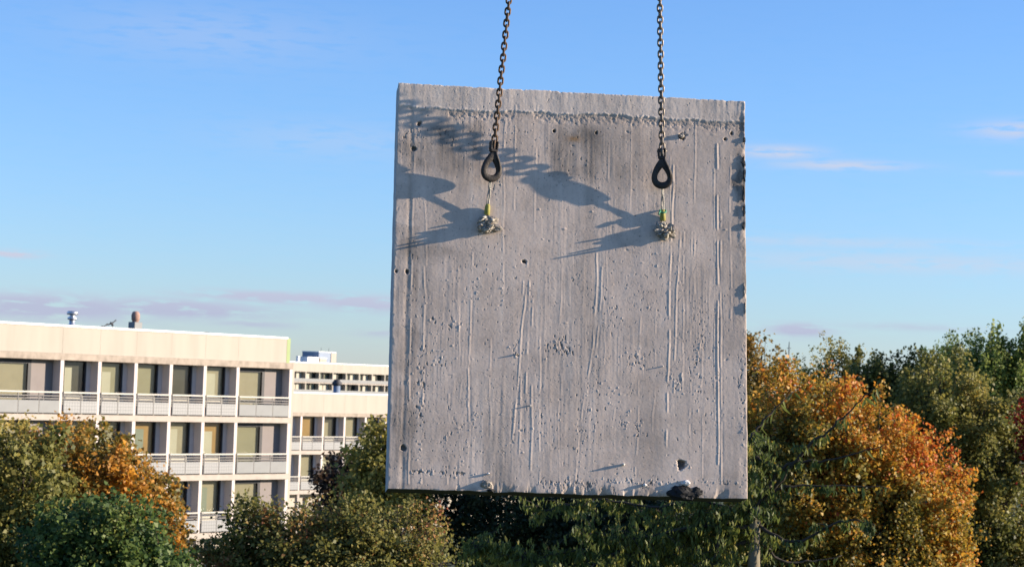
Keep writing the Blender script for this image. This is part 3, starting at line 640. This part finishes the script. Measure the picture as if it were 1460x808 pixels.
def rig(ax, ay, lean, side, chain_lab, hook_lab, sling_lab, mt, hook_y, hyaw, tie=False):
    u0, v0 = face(ax, ay); A = PC + PU * u0 + PV * v0 + PN * .006
    d = np.array([0, 0, 1.0]) + PU * lean + PN * .042; d /= np.linalg.norm(d)
    def height_for(py):                       # distance along d at which the line crosses image row py
        lo, hi = 0.0, 3.0
        for _ in range(50):
            mid = (lo + hi) / 2; q = A + d * mid - CAM; y = 404 - F * (q @ upv) / (q @ fwd)
            if y > py: lo = mid
            else: hi = mid
        return lo
    s_b = height_for(hook_y[0]); s_t = height_for(hook_y[1]); s_c = height_for(hook_y[2])
    zax = Vector(d); xax = Vector(PU); xax = (xax - zax * xax.dot(zax)).normalized(); yax = zax.cross(xax)
    def frame(o, pos, yaw=0):
        m3 = Matrix((xax, yax, zax)).transposed(); m3 = m3 @ Matrix.Rotation(yaw, 3, 'Z'); o.matrix_world = Matrix.Translation(Vector(pos)) @ m3.to_4x4()
    # sling
    e = empty('wire_sling'); frame(e, A); tag(e, sling_lab, 'wire sling', 'wire slings cast into the slab')
    L = s_b
    mb = MB()
    for sg in (-1, 1):
        pts = []
        for k in range(26):
            t = k / 25; spread = .006 + .006 * math.sin(math.pi * t); pts.append((sg * spread * .55 * (1 if k < 25 else .2) + .0008 * math.sin(t * 20 + sg), .001 * math.cos(t * 20 + sg), -.02 + t * (L + .035)))
        mb.tube(pts, .0055, 6)
    put('wire_loop', mb.mesh('wire_loop', M['wire']), e)
    put('sleeve', MB().lathe([(.016, .045), (.021, .05), (.019, .11), (.013, .125)], 12).mesh('sleeve', M['sleeve']), e)
    if tie:
        put('tie', MB().tube([(.024 * math.cos(q), .024 * math.sin(q), .115 + .012 * math.sin(q * 1.0)) for q in np.linspace(0, 6.0, 16)], .006, 6).tube([(-.02, -.02, .115), (-.035, -.03, .10), (-.03, -.03, .085)], .006, 6).mesh('tie', M['tie']), e)
    # broken-out pocket round the cast-in anchor: belongs to the slab
    bm = bmesh.new(); bmesh.ops.create_icosphere(bm, subdivisions=4, radius=1)
    for q in bm.verts:
        c0 = q.co.copy(); n_ = mnoise.fractal(c0 * 2.1 + Vector((side * 5.0, 1, 0)), .8, 2.1, 5); tz = mnoise.fractal(c0 * 5.0 + Vector((0, side * 3.0, 0)), .8, 2.1, 3)
        k_ = 1 + .75 * n_ + .25 * tz; q.co = Vector((c0.x * .062, c0.y * .040, c0.z * .055)) * max(.35, k_)
    me = bpy.data.meshes.new('anchor_pocket'); bm.to_mesh(me); bm.free(); me.materials.append(M['rubble'])
    put('anchor_pocket', me, E_slab, (u0 + .01, -.012, v0 - .03 + PH / 2))
    rr = random.Random(side + 40)
    for k in range(6):                        # torn metal strips sticking out of the pocket
        ln = [.105, .09, .075, .06, .05, .045][k]; x0 = rr.uniform(-.05, .05); z0 = [-.075, -.045, .0, -.06, -.02, .02][k]
        mb = MB(); pts = [(x0, .0, z0), (x0 + rr.uniform(-.01, .01), -ln * .5, z0 + rr.uniform(-.006, .010)), (x0 + rr.uniform(-.02, .02), -ln, z0 + rr.uniform(-.012, .006))]
        mb.tube(pts, [.020, .016, .007], 6, flat=.6); put('torn_strip', mb.mesh('torn_strip', M['foil']), E_slab, (u0 + .01, -.005, v0 + PH / 2))
    for k in range(4):
        mb = MB(); x0 = rr.uniform(-.06, .06); z0 = rr.uniform(-.08, -.01)
        mb.tube([(x0, -.04, z0), (x0 + rr.uniform(-.03, .03), -.055, z0 + rr.uniform(-.02, .02)), (x0 + rr.uniform(-.04, .04), -.045, z0 + rr.uniform(-.03, .03))], [.010, .008, .004], 6, flat=.5)
        put('torn_strip', mb.mesh('torn_strip', M['foil']), E_slab, (u0 + .01, -.005, v0 + PH / 2))
    # hook
    H = s_t - s_b
    hk = empty('sling_hook'); frame(hk, A + d * s_b, hyaw); tag(hk, hook_lab, 'hook', 'hooks on the lifting chains')
    n_ = 44; m_ = 12; vs_ = []; th = .017
    for k in range(n_):
        q = 2 * math.pi * k / n_; sq = math.sin(q / 2)
        po = np.array([.365 * H * math.sin(q) * sq ** 1.0, .40 * H + .43 * H * math.cos(q)]); pi_ = np.array([.170 * H * math.sin(q) * sq ** 1.1, .335 * H + .185 * H * math.cos(q)])
        c_ = (po + pi_) / 2; a_ = (po - pi_) / 2
        for l in range(m_):
            w_ = 2 * math.pi * l / m_; cw, sw = math.cos(w_), math.sin(w_); cw = math.copysign(abs(cw) ** .6, cw); sw = math.copysign(abs(sw) ** .6, sw)
            vs_.append((c_[0] + a_[0] * cw, th * sw, c_[1] + a_[1] * cw))
    fs_ = [(k * m_ + l, k * m_ + (l + 1) % m_, ((k + 1) % n_) * m_ + (l + 1) % m_, ((k + 1) % n_) * m_ + l) for k in range(n_) for l in range(m_)]
    mb = MB(); mb.add(vs_, fs_, 0, True); hm = mb.mesh('hook_bow', M['iron'])
    bm = bmesh.new(); bm.from_mesh(hm); bmesh.ops.recalc_face_normals(bm, faces=bm.faces); bm.to_mesh(hm); bm.free()
    put('hook_bow', hm, hk)
    mb = MB()
    lp = [(.03 * H, -.016, .80 * H), (.09 * H, -.018, .66 * H), (.155 * H, -.019, .52 * H), (.20 * H, -.018, .38 * H), (.20 * H, -.014, .26 * H)]
    mb.tube(lp, [.022 * H, .034 * H, .036 * H, .034 * H, .022 * H], 8, up=(0, 1, 0), flat=.8); put('latch', mb.mesh('latch', M['iron']), hk)
    mb = MB()
    for sg in (-1, 1): mb.box(sg * .085 * H - .028 * H, sg * .085 * H + .028 * H, -.020, .020, .80 * H, 1.03 * H, ch=.006)
    mb.box(-.105 * H, .105 * H, -.022, .022, .74 * H, .83 * H, ch=.008)
    put('clevis', mb.mesh('clevis', M['iron']), hk)
    put('pin', MB().tube([(-.13 * H, 0, .95 * H), (.13 * H, 0, .95 * H)], .009, 10).mesh('pin', M['steelchain']), hk)
    # chain
    ch = empty('lifting_chain'); frame(ch, A + d * s_c); tag(ch, chain_lab, 'chain', 'chains holding the slab')
    pitch = .0415; lm = link_mesh('chain_link', mt, pitch)
    for k in range(56):
        o = put('link', lm, ch, (random.uniform(-.001, .001), 0, pitch * (k + .35)), (random.uniform(-.03, .03), random.uniform(-.03, .03), (R(2) if k % 2 else R(92)) + random.uniform(-.07, .07)))
rig(693, 316, .062, 1, 'brown rusty chain hanging on the left and leaning right towards its top', 'black teardrop hook at the end of the left rusty chain', 'short wire loop with yellow sleeve under the left hook', M['rusty'], (258, 203, 209), R(14))
rig(945, 324, -.056, 2, 'straighter grey brown chain above the right half of the slab', 'black teardrop hook at the end of the right chain', 'short wire loop with yellow sleeve and green tie under the right hook', M['steelchain'], (268, 213, 220), R(-8), True)

# ------------------------------------------------------------------ trees
M['bark'] = mat('grey_brown_bark', (.05, .04, .03), .95, .4, 8, .01, 20, streak=5)
M['barkpale'] = mat('pale_bark', (.20, .17, .11), .9, .4, 10, .008, 25, streak=4)
def leaf_object(name, parent, c, axis, nrm, ln, wd, tint, mt, fold=.25):
    """one mesh of kite-shaped leaves: c centres, axis unit leaf axis, nrm unit normals, all (N,3)"""
    n = len(c); sidev = np.cross(nrm, axis)
    ln = ln[:, None]; wd = wd[:, None]
    V_ = np.empty((n, 4, 3)); V_[:, 0] = c - axis * ln * .5; V_[:, 2] = c + axis * ln * .5
    V_[:, 1] = c + sidev * wd * .5 - axis * ln * .06 + nrm * wd * fold; V_[:, 3] = c - sidev * wd * .5 - axis * ln * .06 + nrm * wd * fold
    me = bpy.data.meshes.new(name); me.vertices.add(n * 4); me.vertices.foreach_set('co', V_.astype(np.float32).ravel())
    me.loops.add(n * 4); me.loops.foreach_set('vertex_index', np.arange(n * 4, dtype=np.int32))
    me.polygons.add(n); me.polygons.foreach_set('loop_start', np.arange(0, n * 4, 4, dtype=np.int32)); me.update(calc_edges=True)
    a = me.attributes.new('tint', 'FLOAT', 'FACE'); a.data.foreach_set('value', np.clip(tint, 0, 1).astype(np.float32)); me.materials.append(mt)
    return put(name, me, parent)
def unit(a): return a / (np.linalg.norm(a, axis=-1, keepdims=True) + 1e-9)
def tree(name, label, D, lobes, n_leaf, leaf, mt, seed, twig=.7, sig=.22, up=.5, n_cl=None, droop=.0, tintf=None, cl_freq=.6, rand=.22, asp=.75, bark='bark', surf=.45, group=None, trunkpx=None, cl_jit=.0, light_top=0.0):
    g_ = np.random.default_rng(seed)
    L = []
    for (x, y, rx, ry, *dd) in lobes:
        dep = D + (dd[0] if dd else 0); L.append((at(x, y, dep), rx * dep / F, ry * dep / F))
    Lc = np.array([q[0] for q in L]); Lr = np.array([(q[1], max(q[1] * .9, .6), q[2]) for q in L])
    vol = Lr.prod(1); pr = vol ** .75; pr /= pr.sum()
    base = (trunkpx if trunkpx is not None else Lc[:, :2].mean(0)); base = np.array([base[0], base[1], 0.0])
    n_cl = n_cl or int(n_leaf / 110)
    li = g_.choice(len(L), n_cl, p=pr)
    dirs = unit(g_.normal(size=(n_cl, 3))); rad = (surf + (1 - surf) * g_.random(n_cl) ** .5)
    cc = Lc[li] + dirs * rad[:, None] * Lr[li]
    keep = cc[:, 2] > .6; cc = cc[keep]; dirs = dirs[keep]; li = li[keep]; n_cl = len(cc)
    outd = unit(dirs + np.array([0, 0, up * 2]) + g_.normal(size=(n_cl, 3)) * .45)
    tl = twig * g_.uniform(.4, 1.35, n_cl); wgt = tl * g_.uniform(.4, 1.4, n_cl); wgt /= wgt.sum()
    ci = g_.choice(n_cl, n_leaf, p=wgt); t = g_.random(n_leaf)
    pos = cc[ci] + outd[ci] * (t * tl[ci])[:, None] + g_.normal(size=(n_leaf, 3)) * (sig * (1.15 - .75 * t))[:, None]
    ax = unit(g_.normal(size=(n_leaf, 3)) + outd[ci] * .6 + np.array([0, 0, -1.5 * droop - .3]))
    nm = unit(g_.normal(size=(n_leaf, 3)) * .75 + np.array([.65, -.38, .5 * (1 - droop)]) + dirs[ci] * .35)
    nm = unit(nm - ax * (nm * ax).sum(1)[:, None])
    ln = leaf * g_.uniform(.6, 1.35, n_leaf) * g_.uniform(.7, 1.25, n_cl)[ci]
    clr = g_.random(n_cl)
    tint = fbm(pos * cl_freq, seed + 3, 3) * .95 + (clr[ci] - .5) * .28 + g_.normal(size=n_leaf) * rand * .5 + .02
    if tintf is not None: tint = tintf(pos, tint)
    e = empty(name, base); tag(e, label, 'tree', group or 'autumn trees around the apartment blocks')
    leaf_object('crown', e, pos - base, ax, nm, ln, ln * asp, tint, mt)
    # trunk with limbs
    mb = MB(); topc = Lc[np.argmax(Lc[:, 2])]; htop = Lc[:, 2].max(); r0 = max(.12, .018 * htop + .05)
    fork = base + (np.array([Lc[:, 0].mean(), Lc[:, 1].mean(), 0]) - base) * .4; fork[2] = max(1.2, Lc[:, 2].min() * .55)
    mid = (base + fork) / 2 + np.array([.08, .05, 0])
    mb.tube([base - base, mid - base, fork - base], [r0, r0 * .8, r0 * .65], 9)
    for k in range(len(L)):
        c_ = Lc[k]; m1 = fork + (c_ - fork) * .5 + g_.normal(size=3) * .15; end = c_ + np.array([0, 0, Lr[k, 2] * .75]) + g_.normal(size=3) * .1
        mb.tube([fork - base, m1 - base, c_ - base, end - base], [r0 * .5, r0 * .36, r0 * .24, .02], 6)
    put('trunk', mb.mesh('trunk', M[bark]), e)
    tw = MB()
    for k in range(n_cl):
        lc = Lc[li[k]] + np.array([0, 0, -.15 * Lr[li[k], 2]]); p0 = lc + (cc[k] - lc) * .35
        m1 = p0 + (cc[k] - p0) * .55 + g_.normal(size=3) * .08
        tw.tube([p0 - base, m1 - base, cc[k] - base, cc[k] + outd[k] * tl[k] - base], [.028, .020, .012, .004], 3, cap=False)
    put('branches', tw.mesh('branches', M[bark]), e)
    return e

LG = dict(orange=1.4, poplar=2.6, birch=2.3, olive=2.1, red=.9, drooping=2.1)
LM = {
 'olive': leafmat('leaf_olive', [(0.0, (.022, .026, .008)), (.35, (.065, .068, .016)), (.6, (.125, .115, .028)), (1.0, (.22, .16, .035))], gain=LG['olive']),
 'maple_mix': leafmat('leaf_mixed_autumn', [(0.0, (.030, .040, .010)), (.32, (.085, .085, .018)), (.52, (.19, .13, .024)), (.72, (.33, .15, .022)), (1.0, (.55, .19, .015))]),
 'green': leafmat('leaf_dark_green', [(0.0, (.012, .026, .008)), (.4, (.030, .055, .014)), (.7, (.070, .095, .020)), (1.0, (.13, .13, .03))], gain=2.0),
 'redolive': leafmat('leaf_red_olive', [(0.0, (.025, .032, .008)), (.4, (.085, .085, .020)), (.68, (.15, .13, .032)), (.82, (.20, .10, .035)), (1.0, (.22, .065, .03))], gain=1.9),
 'shaded': leafmat('leaf_shaded_brown', [(0.0, (.012, .009, .007)), (.5, (.045, .028, .018)), (1.0, (.11, .065, .030))]),  # dark brown tone stands for shade on foliage
 'dark': leafmat('leaf_shade_green', [(0.0, (.008, .013, .006)), (.5, (.018, .028, .010)), (1.0, (.045, .055, .018))]),  # near-black tone stands for shade among the trees
 'orange': leafmat('leaf_orange', [(0.0, (.060, .058, .012)), (.25, (.15, .13, .024)), (.45, (.33, .22, .030)), (.65, (.47, .22, .026)), (.85, (.48, .14, .020)), (1.0, (.36, .07, .014))], gain=LG['orange']),
 'poplar': leafmat('leaf_poplar', [(0.0, (.020, .034, .009)), (.45, (.060, .082, .018)), (.75, (.115, .13, .030)), (1.0, (.20, .18, .05))], gain=LG['poplar']),
 'birch': leafmat('leaf_birch', [(0.0, (.035, .040, .010)), (.4, (.11, .10, .022)), (.7, (.24, .18, .040)), (1.0, (.36, .24, .05))], gain=LG['birch']),
 'brown': leafmat('leaf_brown_olive', [(0.0, (.035, .030, .010)), (.4, (.10, .075, .018)), (.7, (.18, .12, .025)), (1.0, (.33, .14, .02))]),
 'red': leafmat('leaf_red', [(0.0, (.09, .008, .004)), (.5, (.30, .018, .007)), (1.0, (.42, .05, .012))], gain=LG['red']),
 'drooping': leafmat('leaf_drooping', [(0.0, (.014, .022, .007)), (.45, (.042, .058, .014)), (.8, (.10, .105, .022)), (1.0, (.20, .15, .03))], gain=LG['drooping']),
}
T = tree
def t_left(pos, t):                           # more orange towards the right flank
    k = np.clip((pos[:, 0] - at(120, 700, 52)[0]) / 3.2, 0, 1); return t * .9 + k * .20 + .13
T('broadleaf_tree', 'olive green tree cut off by the left edge of the photo', 50, [(-25, 700, 75, 80), (30, 710, 60, 85), (50, 790, 70, 70), (-40, 800, 90, 80)], 30000, .115, LM['olive'], 1, n_cl=330, tintf=lambda p, t: t * 1.0 + .05)
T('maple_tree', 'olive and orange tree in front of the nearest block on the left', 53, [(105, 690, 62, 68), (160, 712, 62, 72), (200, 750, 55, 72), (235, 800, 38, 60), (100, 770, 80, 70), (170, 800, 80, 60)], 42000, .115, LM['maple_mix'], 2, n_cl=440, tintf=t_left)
T('broadleaf_tree', 'dark green round tree at the bottom left below the orange foliage', 43, [(145, 795, 62, 60), (200, 818, 50, 48), (100, 825, 60, 60), (232, 845, 40, 40), (160, 880, 110, 60)], 42000, .11, LM['green'], 3, n_cl=420)
T('broadleaf_tree', 'dense olive tree with reddish leaves at the bottom left of the slab', 47, [(345, 790, 45, 50), (410, 790, 60, 55), (480, 780, 60, 55), (550, 780, 60, 52), (610, 800, 48, 42), (460, 850, 150, 60), (320, 830, 40, 50)], 52000, .085, LM['redolive'], 4, n_cl=560, twig=.55)
T('broadleaf_tree', 'sparse yellowish olive tree peeping out behind the left edge of the slab', 57, [(552, 662, 34, 40), (525, 685, 32, 30), (575, 690, 50, 55), (550, 722, 50, 45)], 8500, .13, LM['birch'], 5, n_cl=150, surf=.3, tintf=lambda p, t: t - .12)
T('shaded_tree', 'dark copper part of a tree with shade in its leaf colour, in front of the lower block', 60, [(500, 697, 32, 26), (525, 703, 32, 28), (478, 706, 22, 18), (520, 735, 50, 40)], 11000, .12, LM['shaded'], 6, n_cl=150, surf=.3)  # brown leaf colour stands for the shaded part of the olive tree
T('shade_fill_tree', 'almost black tree mass added for the shade behind the near tree, under the lower left corner of the slab', 57, [(655, 745, 40, 55), (720, 760, 70, 75), (790, 770, 70, 80), (870, 780, 80, 80), (960, 780, 80, 80)], 42000, .11, LM['dark'], 7, n_cl=420, twig=.6)  # added mass; its near-black leaf colour stands for shade behind the near tree
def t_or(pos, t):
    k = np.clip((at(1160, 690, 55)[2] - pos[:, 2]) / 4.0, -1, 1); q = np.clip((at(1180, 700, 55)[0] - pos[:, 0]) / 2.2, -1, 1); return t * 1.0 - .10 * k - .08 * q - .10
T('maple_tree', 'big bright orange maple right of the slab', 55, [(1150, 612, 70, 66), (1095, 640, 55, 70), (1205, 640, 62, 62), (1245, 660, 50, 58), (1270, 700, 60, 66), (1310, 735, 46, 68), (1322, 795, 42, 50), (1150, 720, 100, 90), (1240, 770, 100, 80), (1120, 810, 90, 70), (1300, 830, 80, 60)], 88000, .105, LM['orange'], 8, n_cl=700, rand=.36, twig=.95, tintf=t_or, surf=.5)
T('broadleaf_tree', 'brownish sparse tree showing just right of the slab edge', 72, [(1060, 555, 36, 50), (1085, 530, 16, 30), (1110, 560, 26, 38), (1040, 600, 60, 60)], 8000, .13, LM['brown'], 9, n_cl=140, surf=.3, up=.9, twig=1.0)
T('birch_tree', 'slender yellowish birch rising above the orange maple', 84, [(1185, 575, 36, 34), (1160, 562, 18, 26), (1207, 548, 14, 28), (1185, 580, 40, 50)], 6000, .13, LM['birch'], 10, n_cl=80, up=1.5, twig=1.4, sig=.17, surf=.25, bark='barkpale')
T('broadleaf_tree', 'dull green tree between the birch and the tall olive tree', 80, [(1240, 565, 30, 40), (1275, 570, 32, 42), (1255, 540, 12, 26), (1295, 545, 18, 34), (1270, 620, 50, 50)], 12000, .13, LM['olive'], 11, n_cl=190, up=.9, surf=.3, tintf=lambda p, t: t - .06)
T('broadleaf_tree', 'broad olive green tree behind the orange maple on the right', 67, [(1340, 585, 52, 68), (1395, 630, 60, 70), (1330, 660, 60, 70), (1420, 720, 62, 90), (1370, 760, 70, 90), (1450, 650, 40, 60), (1440, 810, 60, 60)], 62000, .115, LM['olive'], 12, n_cl=620, surf=.45, tintf=lambda p, t: t * .9 + .04)
T('poplar_tree', 'dark green tree top behind the broad olive tree', 84, [(1325, 556, 20, 32), (1350, 560, 20, 32), (1370, 565, 22, 34), (1345, 570, 46, 50)], 11000, .12, LM['poplar'], 13, n_cl=95, up=1.8, twig=1.5, sig=.2, surf=.25, tintf=lambda p, t: t - .12)
T('poplar_tree', 'tallest bright green tree at the right edge of the photo', 80, [(1388, 556, 20, 32), (1410, 566, 22, 42), (1436, 552, 20, 40), (1460, 566, 24, 40), (1405, 560, 34, 44), (1445, 575, 38, 60), (1480, 560, 30, 60)], 24000, .12, LM['poplar'], 14, n_cl=190, up=1.8, twig=1.6, sig=.2, surf=.25, tintf=lambda p, t: t + .05)
T('red_tree', 'small bright red tree at the right edge', 60, [(1480, 618, 14, 34), (1494, 655, 20, 34)], 5000, .11, LM['red'], 15, n_cl=70)
# near tree with long hanging leaves
def near_tree():
    D = 29.0; g_ = np.random.default_rng(77)
    base = at(1078, 760, D); base = np.array([base[0], base[1], 0.0])
    e = empty('cherry_tree', base); tag(e, 'near tree with long drooping leaves under the slab, dark branches over the orange maple', 'tree', 'autumn trees around the apartment blocks')
    top = at(1076, 722, D)
    mb = MB(); mb.tube([(0, 0, 0), (.1, 0, 3.0), (.02, .05, 7.5), tuple(top - base)], [.17, .13, .10, .075], 10); put('trunk', mb.mesh('trunk', M['barkpale']), e)
    br = [([(1076, 724), (1110, 696), (1180, 692), (1268, 695)], 0), ([(1076, 722), (1120, 664), (1183, 655), (1264, 634)], -.5), ([(1100, 700), (1150, 640), (1203, 594), (1247, 552)], -1.0), ([(1070, 730), (1066, 640), (1090, 598), (1132, 556)], .5),
          ([(1070, 735), (1000, 716), (930, 722), (860, 712), (770, 728)], .6), ([(1070, 750), (980, 752), (900, 768), (820, 752)], -.4), ([(1075, 770), (950, 792), (850, 780), (755, 800)], .3), ([(1078, 745), (1130, 772), (1200, 742), (1250, 748)], -.8),
          ([(1074, 760), (1120, 800), (1200, 792)], .2), ([(900, 768), (860, 800), (800, 815)], -.9), ([(1000, 716), (985, 760), (950, 740)], .1), ([(755, 800), (715, 778), (665, 776)], .4), ([(1068, 650), (1085, 655), (1120, 668)], -.2), ([(1030, 724), (1020, 790), (1000, 815)], -.6)]
    # shared leaf meshes: folded lance-shaped blades hanging from the stalk
    lms = []
    for k in range(5):
        mb = MB(); ln = .125 * (1 + .12 * (k - 2)); wd = .018; vs = [(0, 0, 0)]; n = 5
        cur = .02 + .012 * k
        for i in range(1, n):
            t = i / n; w_ = wd * math.sin(math.pi * t ** .8); y = cur * t * t
            vs += [(-w_, y + w_ * .4, -ln * t), (0, y, -ln * t), (w_, y + w_ * .4, -ln * t)]
        vs.append((0, cur, -ln)); f = [(0, 1, 2), (0, 2, 3)]
        for i in range(n - 2):
            a = 1 + 3 * i; f += [(a, a + 3, a + 4, a + 1), (a + 1, a + 4, a + 5, a + 2)]
        a = 1 + 3 * (n - 2); f += [(a, a + 3, a + 1), (a + 1, a + 3, a + 2)]
        mb.add(vs, f, 0, True); me = mb.mesh('leaf', LM['drooping']); at_ = me.attributes.new('tint', 'FLOAT', 'FACE'); at_.data.foreach_set('value', np.full(len(f), .18 + .13 * k, np.float32)); lms.append(me)
    allp = []; budget = 292; total = sum(np.linalg.norm(np.diff(np.array(b[0], float), axis=0), axis=1).sum() for b in br)
    for b, dd in br:
        P = np.array([at(x, y, D + dd * k / (len(b) - 1)) for k, (x, y) in enumerate(b)])
        # smooth polyline
        ts = np.linspace(0, len(P) - 1, 24); S = []
        for t in ts:
            i = min(int(t), len(P) - 2); f = t - i; p0, p1, p2, p3 = P[max(i - 1, 0)], P[i], P[i + 1], P[min(i + 2, len(P) - 1)]
            S.append(.5 * ((2 * p1) + (p2 - p0) * f + (2 * p0 - 5 * p1 + 4 * p2 - p3) * f * f + (3 * p1 - p0 - 3 * p2 + p3) * f ** 3))
        S = np.array(S) + g_.normal(size=(24, 3)) * .012
        mb = MB(); mb.tube([tuple(q - base) for q in S], list(np.linspace(.030, .005, 24)), 6); bo = put('branch', mb.mesh('branch', M['bark']), e)
        ln_px = np.linalg.norm(np.diff(np.array(b, float), axis=0), axis=1).sum(); n = int(budget * ln_px / total)
        for k in range(n):
            t = (.10 + .90 * (k + g_.random()) / n) * 23; i = min(int(t), 22); q = S[i] + (S[i + 1] - S[i]) * (t - i) + g_.normal(size=3) * np.array([.02, .05, .015])
            o = put('leaf', lms[g_.integers(5)], bo, tuple(q - base), (g_.normal() * .35, g_.normal() * .35, g_.uniform(0, 6.28)))
            o.scale = (g_.uniform(.9, 1.3),) * 3
        allp.append(S)
    # the mass of smaller hanging leaves on side twigs
    S = np.concatenate(allp); cx = (S - CAM) @ rgt / ((S - CAM) @ fwd) * F + 730; wgt = np.where(cx < 1075, 1.0, .06)
    # twig starts
    nt_ = 620; idx = g_.choice(len(S), nt_, p=wgt / wgt.sum()); st = S[idx]; dr = unit(g_.normal(size=(nt_, 3)) * np.array([1, .9, .5]) + np.array([0, 0, -.25])); tl = g_.uniform(.12, .55, nt_) * np.where(cx[idx] < 1075, 1.0, .45)
    tw = MB()
    for k in range(nt_):
        a, b = st[k], st[k] + dr[k] * tl[k] + np.array([0, 0, -.12 * tl[k]]); tw.tube([a - base, (a + b) / 2 - base + np.array([0, 0, .03]), b - base], [.006, .005, .002], 3, cap=False)
    tag(put('twigs', tw.mesh('twigs', M['bark']), e), kind='stuff')
    nl = 15000; ci = g_.integers(0, nt_, nl); t = g_.random(nl); pos = st[ci] + dr[ci] * (t * tl[ci])[:, None] + g_.normal(size=(nl, 3)) * .03 + np.array([0, 0, -.05])
    ax = unit(g_.normal(size=(nl, 3)) * .35 + np.array([0, 0, -1.0])); nm = unit(g_.normal(size=(nl, 3))); nm = unit(nm - ax * (nm * ax).sum(1)[:, None]); ln = g_.uniform(.07, .13, nl)
    o = leaf_object('foliage', e, pos - base, ax, nm, ln, ln * .30, (.16 + .16 * (((pos - CAM) @ rgt / ((pos - CAM) @ fwd) * F + 730) < 1075)) + fbm(pos * 1.6, 5, 3) * .7 + g_.normal(size=nl) * .12, LM['drooping']); tag(o, kind='stuff')
near_tree()
# far wood along the horizon, one mass
def far_wood():
    g_ = np.random.default_rng(5); n = 60000
    x = g_.uniform(-420, 420, n); x = np.where((x < -10) & (x > -140), x + 300, x)
    y = 700 + g_.uniform(-40, 40, n); top = 6.5 + 5 * fbm(np.stack([x * .05, y * .05], -1), 9, 4)
    z = top * g_.random(n) ** .6; pos = np.stack([x, y, z], -1)
    ax = unit(g_.normal(size=(n, 3))); nm = unit(g_.normal(size=(n, 3)) + np.array([.3, -.5, .5])); nm = unit(nm - ax * (nm * ax).sum(1)[:, None]); ln = g_.uniform(.8, 1.8, n)
    o = leaf_object('far_wood', None, pos, ax, nm, ln, ln * .8, fbm(pos * .08, 4, 3), LM['olive']); tag(o, 'low strip of distant woodland along the horizon', 'woodland', kind='stuff')
far_wood()
